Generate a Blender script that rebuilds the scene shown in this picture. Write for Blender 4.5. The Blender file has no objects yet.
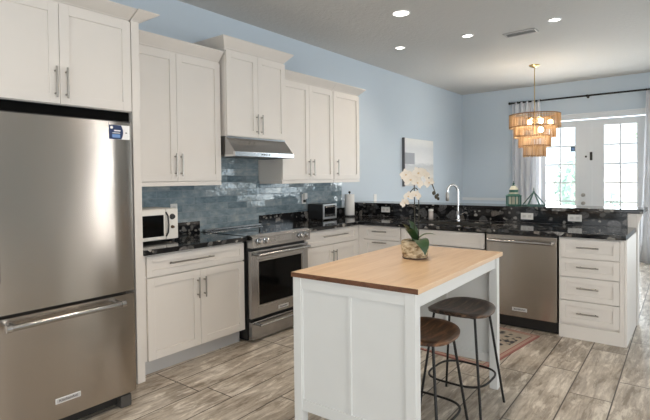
import bpy, bmesh, math, random
from mathutils import Vector, Matrix
random.seed(7)
S = bpy.context.scene
COL = S.collection
PI = math.pi

# ------------------------------------------------------------------ camera
cam_d = bpy.data.cameras.new('camera'); cam = bpy.data.objects.new('camera', cam_d); COL.objects.link(cam)
yaw, pitch, roll = math.radians(38.194), math.radians(-1.186), math.radians(-0.668)
fw = Vector((-math.sin(yaw)*math.cos(pitch), math.cos(yaw)*math.cos(pitch), math.sin(pitch)))
rt = Vector((math.cos(yaw), math.sin(yaw), 0)); up = rt.cross(fw)
r2 = math.cos(roll)*rt + math.sin(roll)*up; u2 = -math.sin(roll)*rt + math.cos(roll)*up
M = Matrix((r2, u2, -fw)).transposed().to_4x4(); M.translation = Vector((3.695, 0, 1.397))
cam.matrix_world = M
cam_d.sensor_width = 36; cam_d.sensor_fit = 'HORIZONTAL'; cam_d.lens = 477.88/650*36
cam_d.shift_y = -(210-188.94)/650
cam_d.clip_start = .05; cam_d.clip_end = 200
S.camera = cam

# ------------------------------------------------------------------ world, daylight, exposure
S.view_settings.view_transform = 'Standard'; S.view_settings.look = 'None'
S.view_settings.gamma = 1; S.view_settings.use_curve_mapping = False
S.view_settings.exposure = -0.06
W = bpy.data.worlds.new('daylight'); S.world = W; W.use_nodes = True
wb = W.node_tree.nodes['Background']; wb.inputs[0].default_value = (.83, .93, 1, 1); wb.inputs[1].default_value = 2.0

def area(name, loc, rot, sx, sy, power, color, portal=False):
    l = bpy.data.lights.new(name, 'AREA'); l.shape = 'RECTANGLE'; l.size = sx; l.size_y = sy
    l.energy = power; l.color = color
    o = bpy.data.objects.new(name, l); COL.objects.link(o); o.location = loc; o.rotation_euler = rot
    if portal: l.cycles.is_portal = True
    return o
# the sun, high behind the house, and daylight entering by the windows and glazed doors
sl = bpy.data.lights.new('sun', 'SUN'); sl.energy = 14; sl.angle = .01; sl.color = (1, .97, .92)
so = bpy.data.objects.new('sun', sl); COL.objects.link(so); so.rotation_euler = (math.radians(14), 0, math.radians(12))
area('daylight_rear_window', (3.2, -3.35, 1.45), (-PI/2, 0, PI), 4.0, 2.2, 38, (1, .965, .91))
area('unseen_side_light', (8.72, .2, 1.4), (PI/2, 0, PI/2), 3.8, 2.0, 172, (1, .98, .95))  # added light, out of view, to brighten the base cabinets from the front
area('unseen_side_light', (8.72, 5.575, 1.4), (PI/2, 0, PI/2), .13, 2.1, 34, (.95, .97, 1))
area('daylight_terrace', (5.4, 9.3, 1.2), (-PI/2, 0, 0), 2.2, 2.2, 38, (.76, .90, 1))
area('daylight_doors', (2.2, 9.5, 1.3), (-PI/2, 0, 0), 1.7, 2.1, 120, (.90, .96, 1))

# ------------------------------------------------------------------ materials
MATS = {}
def nm(name):
    m = bpy.data.materials.new(name); m.use_nodes = True; MATS[name] = m
    nt = m.node_tree; return m, nt, nt.nodes['Principled BSDF']
def plain(name, col, rough=.5, metal=0, spec=None, emit=None, es=0, trans=0, coat=0):
    m, nt, b = nm(name)
    b.inputs['Base Color'].default_value = (*col, 1); b.inputs['Roughness'].default_value = rough
    b.inputs['Metallic'].default_value = metal
    if spec is not None: b.inputs['Specular IOR Level'].default_value = spec
    if emit: b.inputs['Emission Color'].default_value = (*emit, 1); b.inputs['Emission Strength'].default_value = es
    if trans: b.inputs['Transmission Weight'].default_value = trans
    if coat: b.inputs['Coat Weight'].default_value = coat; b.inputs['Coat Roughness'].default_value = .1
    return m
class N:
    def __init__(s, nt): s.nt = nt
    def n(s, t, ins=None, **kw):
        x = s.nt.nodes.new(t)
        for k, v in kw.items(): setattr(x, k, v)
        for k, v in (ins or {}).items(): s.set(x, k, v)
        return x
    def set(s, x, k, v):
        i = x.inputs[k]
        if hasattr(v, 'outputs'): v = v.outputs[0]
        if isinstance(v, bpy.types.NodeSocket): s.nt.links.new(v, i)
        else: i.default_value = v
    def m(s, op, a, b=0.0, c=None):
        x = s.n('ShaderNodeMath', operation=op); s.set(x, 0, a); s.set(x, 1, b)
        if c is not None: s.set(x, 2, c)
        return x.outputs[0]
    def ramp(s, f, stops, interp='LINEAR'):
        x = s.n('ShaderNodeValToRGB'); r = x.color_ramp; r.interpolation = interp
        while len(r.elements) < len(stops): r.elements.new(.5)
        for e, (p, c) in zip(r.elements, stops): e.position = p; e.color = (*c, 1)
        s.set(x, 0, f); return x.outputs[0]
    def mix(s, f, a, b, mode='MIX'):
        x = s.n('ShaderNodeMix', data_type='RGBA', blend_type=mode)
        s.set(x, 0, f); 
        for i, v in ((6, a), (7, b)):
            if isinstance(v, tuple): v = (*v, 1) if len(v) == 3 else v
            s.set(x, i, v)
        return x.outputs[2]
    def pos(s): return s.n('ShaderNodeNewGeometry').outputs['Position']
    def noise(s, v, sc, det=3, rough=.5, dist=0): 
        return s.n('ShaderNodeTexNoise', {'Vector': v, 'Scale': sc, 'Detail': det, 'Roughness': rough, 'Distortion': dist}).outputs['Fac']
    def vmul(s, v, k): 
        x = s.n('ShaderNodeVectorMath', operation='MULTIPLY'); s.set(x, 0, v); x.inputs[1].default_value = k; return x.outputs[0]
    def bump(s, h, st=.2, d=.01): return s.n('ShaderNodeBump', {'Height': h, 'Strength': st, 'Distance': d}).outputs[0]

# painted cabinet
def paint(name, col, rough=.38):
    m, nt, b = nm(name); g = N(nt)
    f = g.noise(g.pos(), 6, 2)
    c = g.mix(f, tuple(x*.97 for x in col), tuple(min(1, x*1.02) for x in col)); g.set(b, 'Base Color', c)
    b.inputs['Roughness'].default_value = rough
    return m
WHITE = paint('cabinet paint', (.745, .705, .66))
WHITE2 = WHITE
ISLP = paint('island paint', (.71, .715, .70))
TRIM = paint('trim paint', (.73, .76, .79), .45)
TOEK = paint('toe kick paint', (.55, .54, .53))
# wall
def wallmat(name, col):
    m, nt, b = nm(name); g = N(nt); p = g.pos()
    g.set(b, 'Base Color', g.mix(g.noise(p, 1.5, 2), tuple(x*.98 for x in col), tuple(x*1.02 for x in col)))
    b.inputs['Roughness'].default_value = .75
    g.set(b, 'Normal', g.bump(g.noise(p, 160, 2), .08, .002)); return m
WALL = wallmat('wall paint', (.55, .63, .705))
m, nt, b = nm('ceiling texture'); g = N(nt); p = g.pos(); CEIL = m
b.inputs['Base Color'].default_value = (.60, .595, .58, 1); b.inputs['Roughness'].default_value = .9
g.set(b, 'Normal', g.bump(g.noise(p, 22, 5, .65), .5, .012))
# floor planks (rows run along y)
m, nt, b = nm('weathered wood tile'); g = N(nt); FLOOR = m
p = g.pos(); sx = g.n('ShaderNodeSeparateXYZ', {0: p})
X, Y = sx.outputs[0], sx.outputs[1]
X = g.m('ADD', X, g.m('MULTIPLY', Y, .022))
rowf = g.m('DIVIDE', g.m('SUBTRACT', X, .88), .2465); row = g.m('FLOOR', rowf)
wn = g.n('ShaderNodeTexWhiteNoise', noise_dimensions='1D'); g.set(wn, 'W', g.m('ADD', row, 3.3))
vf = g.m('ADD', g.m('DIVIDE', Y, .97), wn.outputs['Value']); til = g.m('FLOOR', vf)
fu = g.m('FRACT', rowf); fv = g.m('FRACT', vf)
du = g.m('MULTIPLY', g.m('MINIMUM', fu, g.m('SUBTRACT', 1, fu)), .2465)
dv = g.m('MULTIPLY', g.m('MINIMUM', fv, g.m('SUBTRACT', 1, fv)), .97)
dist = g.m('MINIMUM', du, dv)
grout = g.n('ShaderNodeMapRange', {0: dist, 1: .0026, 2: .005, 3: 1., 4: 0.}).outputs[0]
idv = g.n('ShaderNodeCombineXYZ', {0: row, 1: til, 2: 0.})
w2 = g.n('ShaderNodeTexWhiteNoise', noise_dimensions='2D', ins={'Vector': idv})
# grain: stretched noise, shifted per tile
off = g.n('ShaderNodeVectorMath', operation='MULTIPLY_ADD'); g.set(off, 0, w2.outputs['Color']); off.inputs[1].default_value = (9, 9, 9); g.set(off, 2, p)
gr = g.noise(g.vmul(off.outputs[0], (14, 1.6, 1)), 2.2, 6, .65, .5)
bl = g.noise(g.vmul(off.outputs[0], (2.6, 1.5, 1)), 1.5, 5, .65, .5)
fine = g.noise(g.vmul(off.outputs[0], (60, 4, 1)), 2, 3, .6)
c1 = g.ramp(gr, [(.34, (.13, .095, .065)), (.45, (.29, .235, .18)), (.54, (.50, .43, .345)), (.64, (.72, .65, .555))])
c2 = g.ramp(bl, [(.36, (.17, .13, .09)), (.48, (.42, .355, .275)), (.60, (.69, .62, .53))])
c = g.mix(.5, c1, c2)
c = g.mix(.22, c, g.ramp(fine, [(.35, (.2, .17, .14)), (.65, (.5, .46, .42))]))
c = g.mix(g.m('MULTIPLY', w2.outputs['Value'], .28), c, (.27, .235, .19))
pt = g.noise(g.vmul(off.outputs[0], (6.5, 1.5, 1)), 2.0, 6, .70, .35)
c = g.mix(g.n('ShaderNodeMapRange', {0: pt, 1: .53, 2: .62, 3: 0., 4: .62}).outputs[0], c, (.78, .72, .63))
c = g.mix(g.n('ShaderNodeMapRange', {0: pt, 1: .45, 2: .37, 3: 0., 4: .6}).outputs[0], c, (.13, .095, .06))
c = g.mix(1., c, (1.13, 1.14, 1.15), 'MULTIPLY')
c = g.mix(grout, c, (.075, .062, .05))
g.set(b, 'Base Color', c)
g.set(b, 'Roughness', g.m('ADD', .30, g.m('MULTIPLY', gr, .2)))
g.set(b, 'Normal', g.bump(g.m('SUBTRACT', g.m('MULTIPLY', gr, .3), grout), .35, .003))
# granite
m, nt, b = nm('black pebble granite'); g = N(nt); GRAN = m; p = g.pos()
dn = g.n('ShaderNodeTexNoise', {'Vector': p, 'Scale': 7., 'Detail': 3.})
pd = g.n('ShaderNodeVectorMath', operation='MULTIPLY_ADD'); g.set(pd, 0, dn.outputs['Color']); pd.inputs[1].default_value = (.10, .10, .06); g.set(pd, 2, p)
def clasts(sc, thr, sharp, stretch=(1, 1, 1.25)):
    v = g.n('ShaderNodeTexVoronoi', {'Vector': g.vmul(pd.outputs[0], stretch), 'Scale': sc, 'Randomness': 1.})
    ee = g.n('ShaderNodeSeparateColor', {0: v.outputs['Color']})
    rad = g.m('MULTIPLY', g.m('POWER', ee.outputs[0], 1.6), thr)
    f = g.n('ShaderNodeMapRange', {0: g.m('SUBTRACT', rad, v.outputs['Distance']), 1: 0., 2: sharp, 3: 0., 4: 1.}).outputs[0]
    return f, ee.outputs[1]
f1, h1 = clasts(8.0, .64, .07); f2, h2 = clasts(21, .66, .10)
nz = g.noise(p, 60, 4, .7)
stone = g.ramp(h1, [(0, (.05, .055, .06)), (.5, (.12, .12, .125)), (.8, (.17, .15, .13)), (1, (.28, .28, .28))])
stone = g.mix(1., stone, g.ramp(nz, [(.35, (.45, .45, .45)), (.65, (1.5, 1.45, 1.4))]), 'MULTIPLY')
st2 = g.ramp(h2, [(0, (.03, .03, .033)), (.5, (.12, .115, .105)), (1, (.36, .34, .31))])
base = g.ramp(nz, [(.45, (.004, .004, .005)), (.75, (.022, .022, .023))])
c = g.mix(f2, base, st2); c = g.mix(f1, c, stone); g.set(b, 'Base Color', c)
b.inputs['Roughness'].default_value = .09
# steel
def steel(name, col, r0, axis, wav=.05):
    m, nt, b = nm(name); g = N(nt); p = g.pos()
    f = g.noise(g.vmul(p, axis), 3, 3, .6)
    b.inputs['Metallic'].default_value = 1
    g.set(b, 'Base Color', g.mix(f, tuple(x*.93 for x in col), col))
    g.set(b, 'Roughness', g.m('ADD', r0, g.m('MULTIPLY', f, .08)))
    h = g.n('ShaderNodeTexNoise', {'Vector': g.vmul(p, (1., 1., .8)), 'Scale': 2.2, 'Detail': 0.}).outputs['Color']
    o = g.n('ShaderNodeVectorMath', operation='MULTIPLY_ADD'); g.set(o, 0, h); o.inputs[1].default_value = (wav,)*3
    g.set(o, 2, g.n('ShaderNodeVectorMath', {0: g.n('ShaderNodeNewGeometry').outputs['Normal'], 1: (-wav/2,)*3}, operation='ADD').outputs[0])
    nn = g.n('ShaderNodeVectorMath', operation='NORMALIZE'); g.set(nn, 0, o.outputs[0]); g.set(b, 'Normal', nn.outputs[0])
    return m
STEEL = steel('brushed steel', (.50, .445, .39), .20, (2, 2, .4), .06)
nt = STEEL.node_tree; bs_ = nt.nodes['Principled BSDF']; bs_.inputs['Anisotropic'].default_value = .8; bs_.inputs['Anisotropic Rotation'].default_value = .25
tg_ = nt.nodes.new('ShaderNodeTangent'); tg_.direction_type = 'RADIAL'; tg_.axis = 'Z'; nt.links.new(tg_.outputs[0], bs_.inputs['Tangent'])
STEELH = steel('brushed steel across', (.44, .435, .43), .17, (2, 2, 80))
CHROME = plain('satin nickel', (.38, .36, .33), .3, 1)
CHROME2 = plain('polished chrome', (.60, .60, .61), .14, 1)
BLACK = plain('black enamel', (.012, .012, .012), .35)
BLACKP = plain('black plastic', (.018, .018, .018), .45)
BGLASS = plain('black glass', (.006, .006, .007), .06)
OGLASS = plain('black oven glass', (.003, .003, .003), .08, spec=.12)
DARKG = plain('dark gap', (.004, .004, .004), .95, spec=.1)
IRON = plain('black iron', (.018, .017, .017), .45, .4)
CREAM = plain('white appliance shell', (.82, .79, .73), .35)
PAPER = plain('paper towel', (.80, .79, .77), .9)
PLATE = plain('white plastic', (.78, .77, .74), .4)
RED = None
# zellige tile
m, nt, b = nm('glossy blue grey tile'); g = N(nt); TILE = m; p = g.pos()
sx = g.n('ShaderNodeSeparateXYZ', {0: p})
cv = g.n('ShaderNodeCombineXYZ', {0: sx.outputs[1], 1: g.m('SUBTRACT', sx.outputs[2], .914), 2: 0.})
bt = g.n('ShaderNodeTexBrick', {'Vector': cv, 'Scale': 1., 'Mortar Size': .0022, 'Mortar Smooth': .1, 'Bias': 0., 'Brick Width': .26, 'Row Height': .066,
   'Color1': (0, 0, 0, 1), 'Color2': (1, 1, 1, 1), 'Mortar': (.5, .5, .5, 1)}, offset=.5, offset_frequency=2)
cl = g.noise(g.vmul(p, (1, 1, 2)), 11, 5, .65)
v = g.m('ADD', g.m('MULTIPLY', bt.outputs['Color'], .28), g.m('MULTIPLY', cl, .8))
c = g.ramp(v, [(.30, (.095, .14, .170)), (.48, (.165, .228, .262)), (.62, (.25, .31, .34)), (.80, (.38, .42, .43))])
c = g.mix(bt.outputs['Fac'], c, (.20, .23, .25)); g.set(b, 'Base Color', c)
b.inputs['Specular IOR Level'].default_value = .9
g.set(b, 'Roughness', g.m('ADD', .05, g.m('MULTIPLY', bt.outputs['Fac'], .5)))
hh = g.m('ADD', g.m('MULTIPLY', g.noise(p, 26, 1), .55), g.m('MULTIPLY', bt.outputs['Fac'], -.6))
bp = g.bump(hh, .3, .010)
k1 = g.m('MULTIPLY', g.m('SUBTRACT', bt.outputs['Color'], .5), .075)
k2 = g.m('MULTIPLY', g.m('SUBTRACT', g.m('FRACT', g.m('MULTIPLY', bt.outputs['Color'], 7.3)), .5), .075)
ad = g.n('ShaderNodeVectorMath', {0: bp, 1: g.n('ShaderNodeCombineXYZ', {0: 0., 1: k1, 2: k2}).outputs[0]}, operation='ADD')
nn = g.n('ShaderNodeVectorMath', operation='NORMALIZE'); g.set(nn, 0, ad.outputs[0]); g.set(b, 'Normal', nn.outputs[0])
# wood
def wood(name, stops, sc=(3, 30, 30), k=2.2, rough=.4, plank=None):
    m, nt, b = nm(name); g = N(nt)
    tc = g.n('ShaderNodeTexCoord').outputs['Object']
    vv = tc
    if plank:
        s_ = g.n('ShaderNodeSeparateXYZ', {0: tc}); r = g.m('FLOOR', g.m('DIVIDE', s_.outputs[plank[0]], plank[1]))
        w_ = g.n('ShaderNodeTexWhiteNoise', noise_dimensions='1D'); g.set(w_, 'W', r)
        o_ = g.n('ShaderNodeVectorMath', operation='MULTIPLY_ADD'); g.set(o_, 0, w_.outputs['Color']); o_.inputs[1].default_value = (5, 5, 5); g.set(o_, 2, tc); vv = o_.outputs[0]
    f = g.noise(g.vmul(vv, sc), k, 5, .6, .6)
    c = g.ramp(f, stops)
    if plank: c = g.mix(g.m('MULTIPLY', w_.outputs['Value'], plank[2]), c, stops[0][1])
    g.set(b, 'Base Color', c); b.inputs['Roughness'].default_value = rough
    return m
BUTCH = wood('butcher block', [(.3, (.63, .41, .23)), (.5, (.74, .51, .31)), (.7, (.80, .58, .38))], (16, 1.6, 16), 1.6, .33, (0, .055, .35))
ENDGR = wood('walnut edge', [(.3, (.075, .028, .012)), (.5, (.15, .06, .026)), (.7, (.23, .10, .045))], (9, 3, 25), 2, .4, (0, .11, .4))
SEAT = wood('dark stained seat wood', [(.35, (.014, .008, .006)), (.5, (.05, .028, .018)), (.66, (.17, .10, .065))], (22, 3, 22), 1.7, .35)
SEAT2 = wood('reddish stained seat wood', [(.35, (.022, .011, .007)), (.5, (.10, .047, .025)), (.66, (.28, .14, .075))], (22, 3, 22), 1.7, .33)
# glass
m, nt, b = nm('window glass'); g = N(nt); GLASS = m
tr = g.n('ShaderNodeBsdfTransparent'); gl = g.n('ShaderNodeBsdfGlossy', {'Roughness': .02}); mx = g.n('ShaderNodeMixShader', {0: .06})
nt.links.new(tr.outputs[0], mx.inputs[1]); nt.links.new(gl.outputs[0], mx.inputs[2]); nt.links.new(mx.outputs[0], nt.nodes['Material Output'].inputs[0])
# cloth
def sheer(name, col, tr_w):
    m, nt, b = nm(name); g = N(nt)
    d = g.n('ShaderNodeBsdfDiffuse', {'Color': (*col, 1)}); t = g.n('ShaderNodeBsdfTranslucent', {'Color': (*col, 1)}); mx = g.n('ShaderNodeMixShader', {0: tr_w})
    nt.links.new(d.outputs[0], mx.inputs[1]); nt.links.new(t.outputs[0], mx.inputs[2]); nt.links.new(mx.outputs[0], nt.nodes['Material Output'].inputs[0]); return m
CURT = sheer('white curtain cloth', (.90, .91, .93), .5)
RAFF = sheer('natural fringe', (.60, .44, .28), .35)
nt = RAFF.node_tree; g = N(nt); fz = g.noise(g.vmul(g.pos(), (1, 1, .05)), 55, 2, .6)
fc = g.ramp(fz, [(.35, (.30, .19, .10)), (.5, (.58, .42, .26)), (.68, (.78, .64, .46))])
for q_ in nt.nodes:
    if q_.type in ('BSDF_DIFFUSE', 'BSDF_TRANSLUCENT'): nt.links.new(fc, q_.inputs['Color'])
RAFFD = plain('fringe band', (.25, .13, .06), .8)
PETAL = sheer('cream petal', (.88, .835, .765), .3)
BRASS = plain('brass', (.60, .45, .22), .3, 1)
LEAF = plain('orchid leaf green', (.03, .065, .022), .4)
LEAFL = plain('orchid leaf light green', (.09, .16, .05), .4)
STEM = plain('orchid stem brown', (.035, .03, .018), .6)
m, nt, b = nm('woven cream pot'); g = N(nt); POT = m; p = g.pos()
f = g.noise(g.vmul(p, (1, 1, 2.2)), 26, 4, .65)
g.set(b, 'Base Color', g.ramp(f, [(.36, (.20, .13, .07)), (.47, (.48, .38, .24)), (.6, (.70, .60, .43))])); b.inputs['Roughness'].default_value = .8
g.set(b, 'Normal', g.bump(f, .5, .01))
LAMP = plain('lamp lens', (1, 1, 1), .5, emit=(1, .96, .88), es=9)
BULB = plain('lamp bulb', (1, 1, 1), .5, emit=(1, .80, .52), es=22)
GREEN = plain('green painted metal', (.045, .15, .11), .45)
TERRA = plain('grey green metal', (.07, .16, .145), .45, .3)
LCREAM = plain('lantern cream glass', (.72, .68, .52), .3)
# rug
m, nt, b = nm('persian rug pile'); g = N(nt); RUG = m
tc = g.n('ShaderNodeTexCoord').outputs['Object']; s_ = g.n('ShaderNodeSeparateXYZ', {0: tc})
ex = g.m('SUBTRACT', .36, g.m('ABSOLUTE', s_.outputs[0])); ey = g.m('SUBTRACT', .49, g.m('ABSOLUTE', s_.outputs[1])); ed = g.m('MINIMUM', ex, ey)
v1 = g.n('ShaderNodeTexVoronoi', {'Vector': tc, 'Scale': 17.}); n1 = g.noise(tc, 20, 3)
field = g.ramp(v1.outputs['Distance'], [(0, (.25, .07, .05)), (.22, (.035, .035, .045)), (.42, (.06, .055, .055)), (.6, (.36, .31, .25))])
field = g.mix(g.n('ShaderNodeMapRange', {0: n1, 1: .52, 2: .60}).outputs[0], field, (.42, .35, .27))
c = g.ramp(ed, [(0, (.30, .13, .11)), (.014, (.42, .27, .22)), (.04, (.27, .09, .08)), (.05, (.40, .34, .27)), (.085, (0, 0, 0))], 'CONSTANT')
isf = g.m('GREATER_THAN', ed, .085); c = g.mix(isf, c, field)
g.set(b, 'Base Color', c); b.inputs['Roughness'].default_value = .95
NAVY = plain('navy label', (.012, .03, .10), .4)
LBLUE = plain('label light blue', (.15, .28, .55), .5)
LWHITE = plain('label white', (.8, .8, .8), .5)
# art
m, nt, b = nm('beach canvas'); g = N(nt); ART = m
sx = g.n('ShaderNodeSeparateXYZ', {0: g.pos()}); nz = g.noise(g.vmul(g.pos(), (1, 3, 9)), 2.5, 4, .6)
zz = g.m('ADD', sx.outputs[2], g.m('MULTIPLY', nz, .12))
c = g.ramp(g.n('ShaderNodeMapRange', {0: zz, 1: 1.3, 2: 2.1}).outputs[0], [(0, (.66, .66, .65)), (.22, (.74, .72, .68)), (.44, (.55, .57, .59)), (.52, (.76, .77, .78)), (.8, (.66, .68, .70)), (1, (.80, .80, .78))])
q1 = g.m('MULTIPLY', g.m('LESS_THAN', sx.outputs[1], 7.0), g.m('MULTIPLY', g.m('GREATER_THAN', sx.outputs[2], 1.62), g.m('LESS_THAN', sx.outputs[2], 1.80)))
c = g.mix(q1, c, (.36, .38, .42)); g.set(b, 'Base Color', c); b.inputs['Roughness'].default_value = .7
FOL = plain('outdoor leaf', (.46, .60, .54), .6)
FOL2 = plain('outdoor leaf light', (.42, .56, .26), .6)
BARK = plain('outdoor bark', (.12, .09, .06), .9)
m, nt, b = nm('pale paving'); g = N(nt); PAVE = m
g.set(b, 'Base Color', g.mix(g.noise(g.pos(), 3, 4), (.62, .62, .60), (.74, .73, .70))); b.inputs['Roughness'].default_value = .8
STUC = plain('pale stucco', (.75, .75, .72), .9)

# ------------------------------------------------------------------ mesh helpers
ORG = {}
class MB:
    def __init__(s): s.bm = bmesh.new(); s.sm = False
    def box(s, x0, x1, y0, y1, z0, z1, bev=0):
        b2 = bmesh.new(); bmesh.ops.create_cube(b2, size=1)
        for v in b2.verts: v.co = Vector(((x0+x1)/2+v.co.x*(x1-x0), (y0+y1)/2+v.co.y*(y1-y0), (z0+z1)/2+v.co.z*(z1-z0)))
        if bev: bmesh.ops.bevel(b2, geom=b2.edges[:], offset=bev, segments=2, affect='EDGES', profile=.6)
        s.add(b2); return s
    def add(s, b2, mat=None):
        if mat is not None: b2.transform(mat)
        me = bpy.data.meshes.new('t'); b2.to_mesh(me); b2.free(); s.bm.from_mesh(me); bpy.data.meshes.remove(me)
    def poly(s, pts):
        vs = [s.bm.verts.new(p) for p in pts]; return s.bm.faces.new(vs)
    def prism(s, pts, vec):
        v = Vector(vec); a = [s.bm.verts.new(p) for p in pts]; b = [s.bm.verts.new(Vector(p)+v) for p in pts]
        s.bm.faces.new(a); s.bm.faces.new(b[::-1])
        for i in range(len(a)): j = (i+1) % len(a); s.bm.faces.new((a[i], b[i], b[j], a[j]))
        return s
    def tube(s, path, r, n=10, closed=False, cap=True):
        P = [Vector(p) for p in path]; k = len(P); rs = r if isinstance(r, (list, tuple)) else [r]*k
        rings = []; prev = None
        for i in range(k):
            if closed: t = P[(i+1) % k]-P[i-1]
            else: t = P[min(i+1, k-1)]-P[max(i-1, 0)]
            t.normalize()
            if prev is None:
                a = t.orthogonal().normalized()
            else:
                a = prev - t*prev.dot(t); a.normalize()
            prev = a; c = t.cross(a)
            rings.append([s.bm.verts.new(P[i]+(a*math.cos(2*PI*j/n)+c*math.sin(2*PI*j/n))*rs[i]) for j in range(n)])
        for i in range(k if closed else k-1):
            A, B = rings[i], rings[(i+1) % k]
            o = 0
            if closed and i == k-1:
                o = min(range(n), key=lambda q: (B[q].co-A[0].co).length)
            for j in range(n): s.bm.faces.new((A[j], A[(j+1) % n], B[(j+1+o) % n], B[(j+o) % n]))
        if cap and not closed: s.bm.faces.new(rings[0][::-1]); s.bm.faces.new(rings[-1])
        s.sm = True; return s
    def cyl(s, p0, p1, r, n=16, r1=None): return s.tube([p0, p1], [r, r if r1 is None else r1], n)
    def lathe(s, prof, c, n=24, ax='z'):
        rings = []
        for (r, h) in prof:
            ring = []
            for j in range(n):
                a = 2*PI*j/n
                if ax == 'z': q = (c[0]+r*math.cos(a), c[1]+r*math.sin(a), c[2]+h)
                elif ax == 'x': q = (c[0]+h, c[1]+r*math.cos(a), c[2]+r*math.sin(a))
                else: q = (c[0]+r*math.cos(a), c[1]+h, c[2]+r*math.sin(a))
                ring.append(s.bm.verts.new(q))
            rings.append(ring)
        for A, B in zip(rings, rings[1:]):
            for j in range(n): s.bm.faces.new((A[j], A[(j+1) % n], B[(j+1) % n], B[j]))
        if prof[0][0] > 1e-5: s.bm.faces.new(rings[0][::-1])
        if prof[-1][0] > 1e-5: s.bm.faces.new(rings[-1])
        s.sm = True; return s
    def ball(s, c, r, sc=(1, 1, 1), rot=None, u=14, v=9):
        b2 = bmesh.new(); bmesh.ops.create_uvsphere(b2, u_segments=u, v_segments=v, radius=r)
        m = Matrix.Translation(c) @ (rot or Matrix.Identity(4)) @ Matrix.Diagonal((*sc, 1)); s.add(b2, m); s.sm = True; return s
    def build(s, name, mat, parent=None, xf=None, smooth=None):
        if xf is not None: s.bm.transform(xf)
        bmesh.ops.remove_doubles(s.bm, verts=s.bm.verts[:], dist=1e-6)
        bmesh.ops.recalc_face_normals(s.bm, faces=s.bm.faces[:])
        me = bpy.data.meshes.new(name)
        org = Vector((0, 0, 0))
        if parent is not None: org = ORG.get(parent.name, org)
        else:
            xs = [v.co for v in s.bm.verts]
            org = Vector(((min(v.x for v in xs)+max(v.x for v in xs))/2, (min(v.y for v in xs)+max(v.y for v in xs))/2, min(v.z for v in xs)))
        s.bm.transform(Matrix.Translation(-org)); s.bm.to_mesh(me); s.bm.free()
        o = bpy.data.objects.new(name, me); COL.objects.link(o)
        if parent is not None: o.parent = parent
        else: o.location = org
        ORG[o.name] = org
        me.materials.append(mat)
        sm = s.sm if smooth is None else smooth
        if sm:
            me.polygons.foreach_set('use_smooth', [True]*len(me.polygons))
            try: me.set_sharp_from_angle(angle=math.radians(38))
            except Exception: pass
        return o
def thing(name, label, cat, loc, group=None):
    o = bpy.data.objects.new(name, None); COL.objects.link(o); o.location = loc; o.empty_display_size = .1
    ORG[o.name] = Vector(loc); return tag(o, label, cat, group)
def tag(o, label, cat, group=None, kind=None):
    o['label'] = label; o['category'] = cat
    if group: o['group'] = group
    if kind: o['kind'] = kind
    return o
def struct(o): o['kind'] = 'structure'; return o
def copy_tree(root, loc, label, group=None):
    r = root.copy(); COL.objects.link(r); r.location = loc; r['label'] = label
    if group: r['group'] = group
    ORG[r.name] = Vector(loc)
    def rec(o, n):
        for ch in list(o.children):
            c = ch.copy(); COL.objects.link(c); c.parent = n; rec(ch, c)
    rec(root, r); return r
def text_mesh(name, body, mat, parent, origin, right, upv, size):
    cu = bpy.data.curves.new(name, 'FONT'); cu.body = body; cu.size = size; cu.align_x = 'CENTER'; cu.align_y = 'CENTER'; cu.extrude = .0006
    t = bpy.data.objects.new('t', cu); COL.objects.link(t); bpy.context.view_layer.update()
    me = bpy.data.meshes.new_from_object(t.evaluated_get(bpy.context.evaluated_depsgraph_get()))
    bpy.data.objects.remove(t)
    r = Vector(right).normalized(); u = Vector(upv).normalized(); n = r.cross(u)
    mt = Matrix((r, u, n)).transposed().to_4x4(); mt.translation = Vector(origin)-ORG.get(parent.name, Vector((0, 0, 0)))
    me.transform(mt); me.materials.clear(); me.materials.append(mat); me.name = name
    o = bpy.data.objects.new(name, me); COL.objects.link(o); o.parent = parent; ORG[o.name] = ORG[parent.name]; return o

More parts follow.
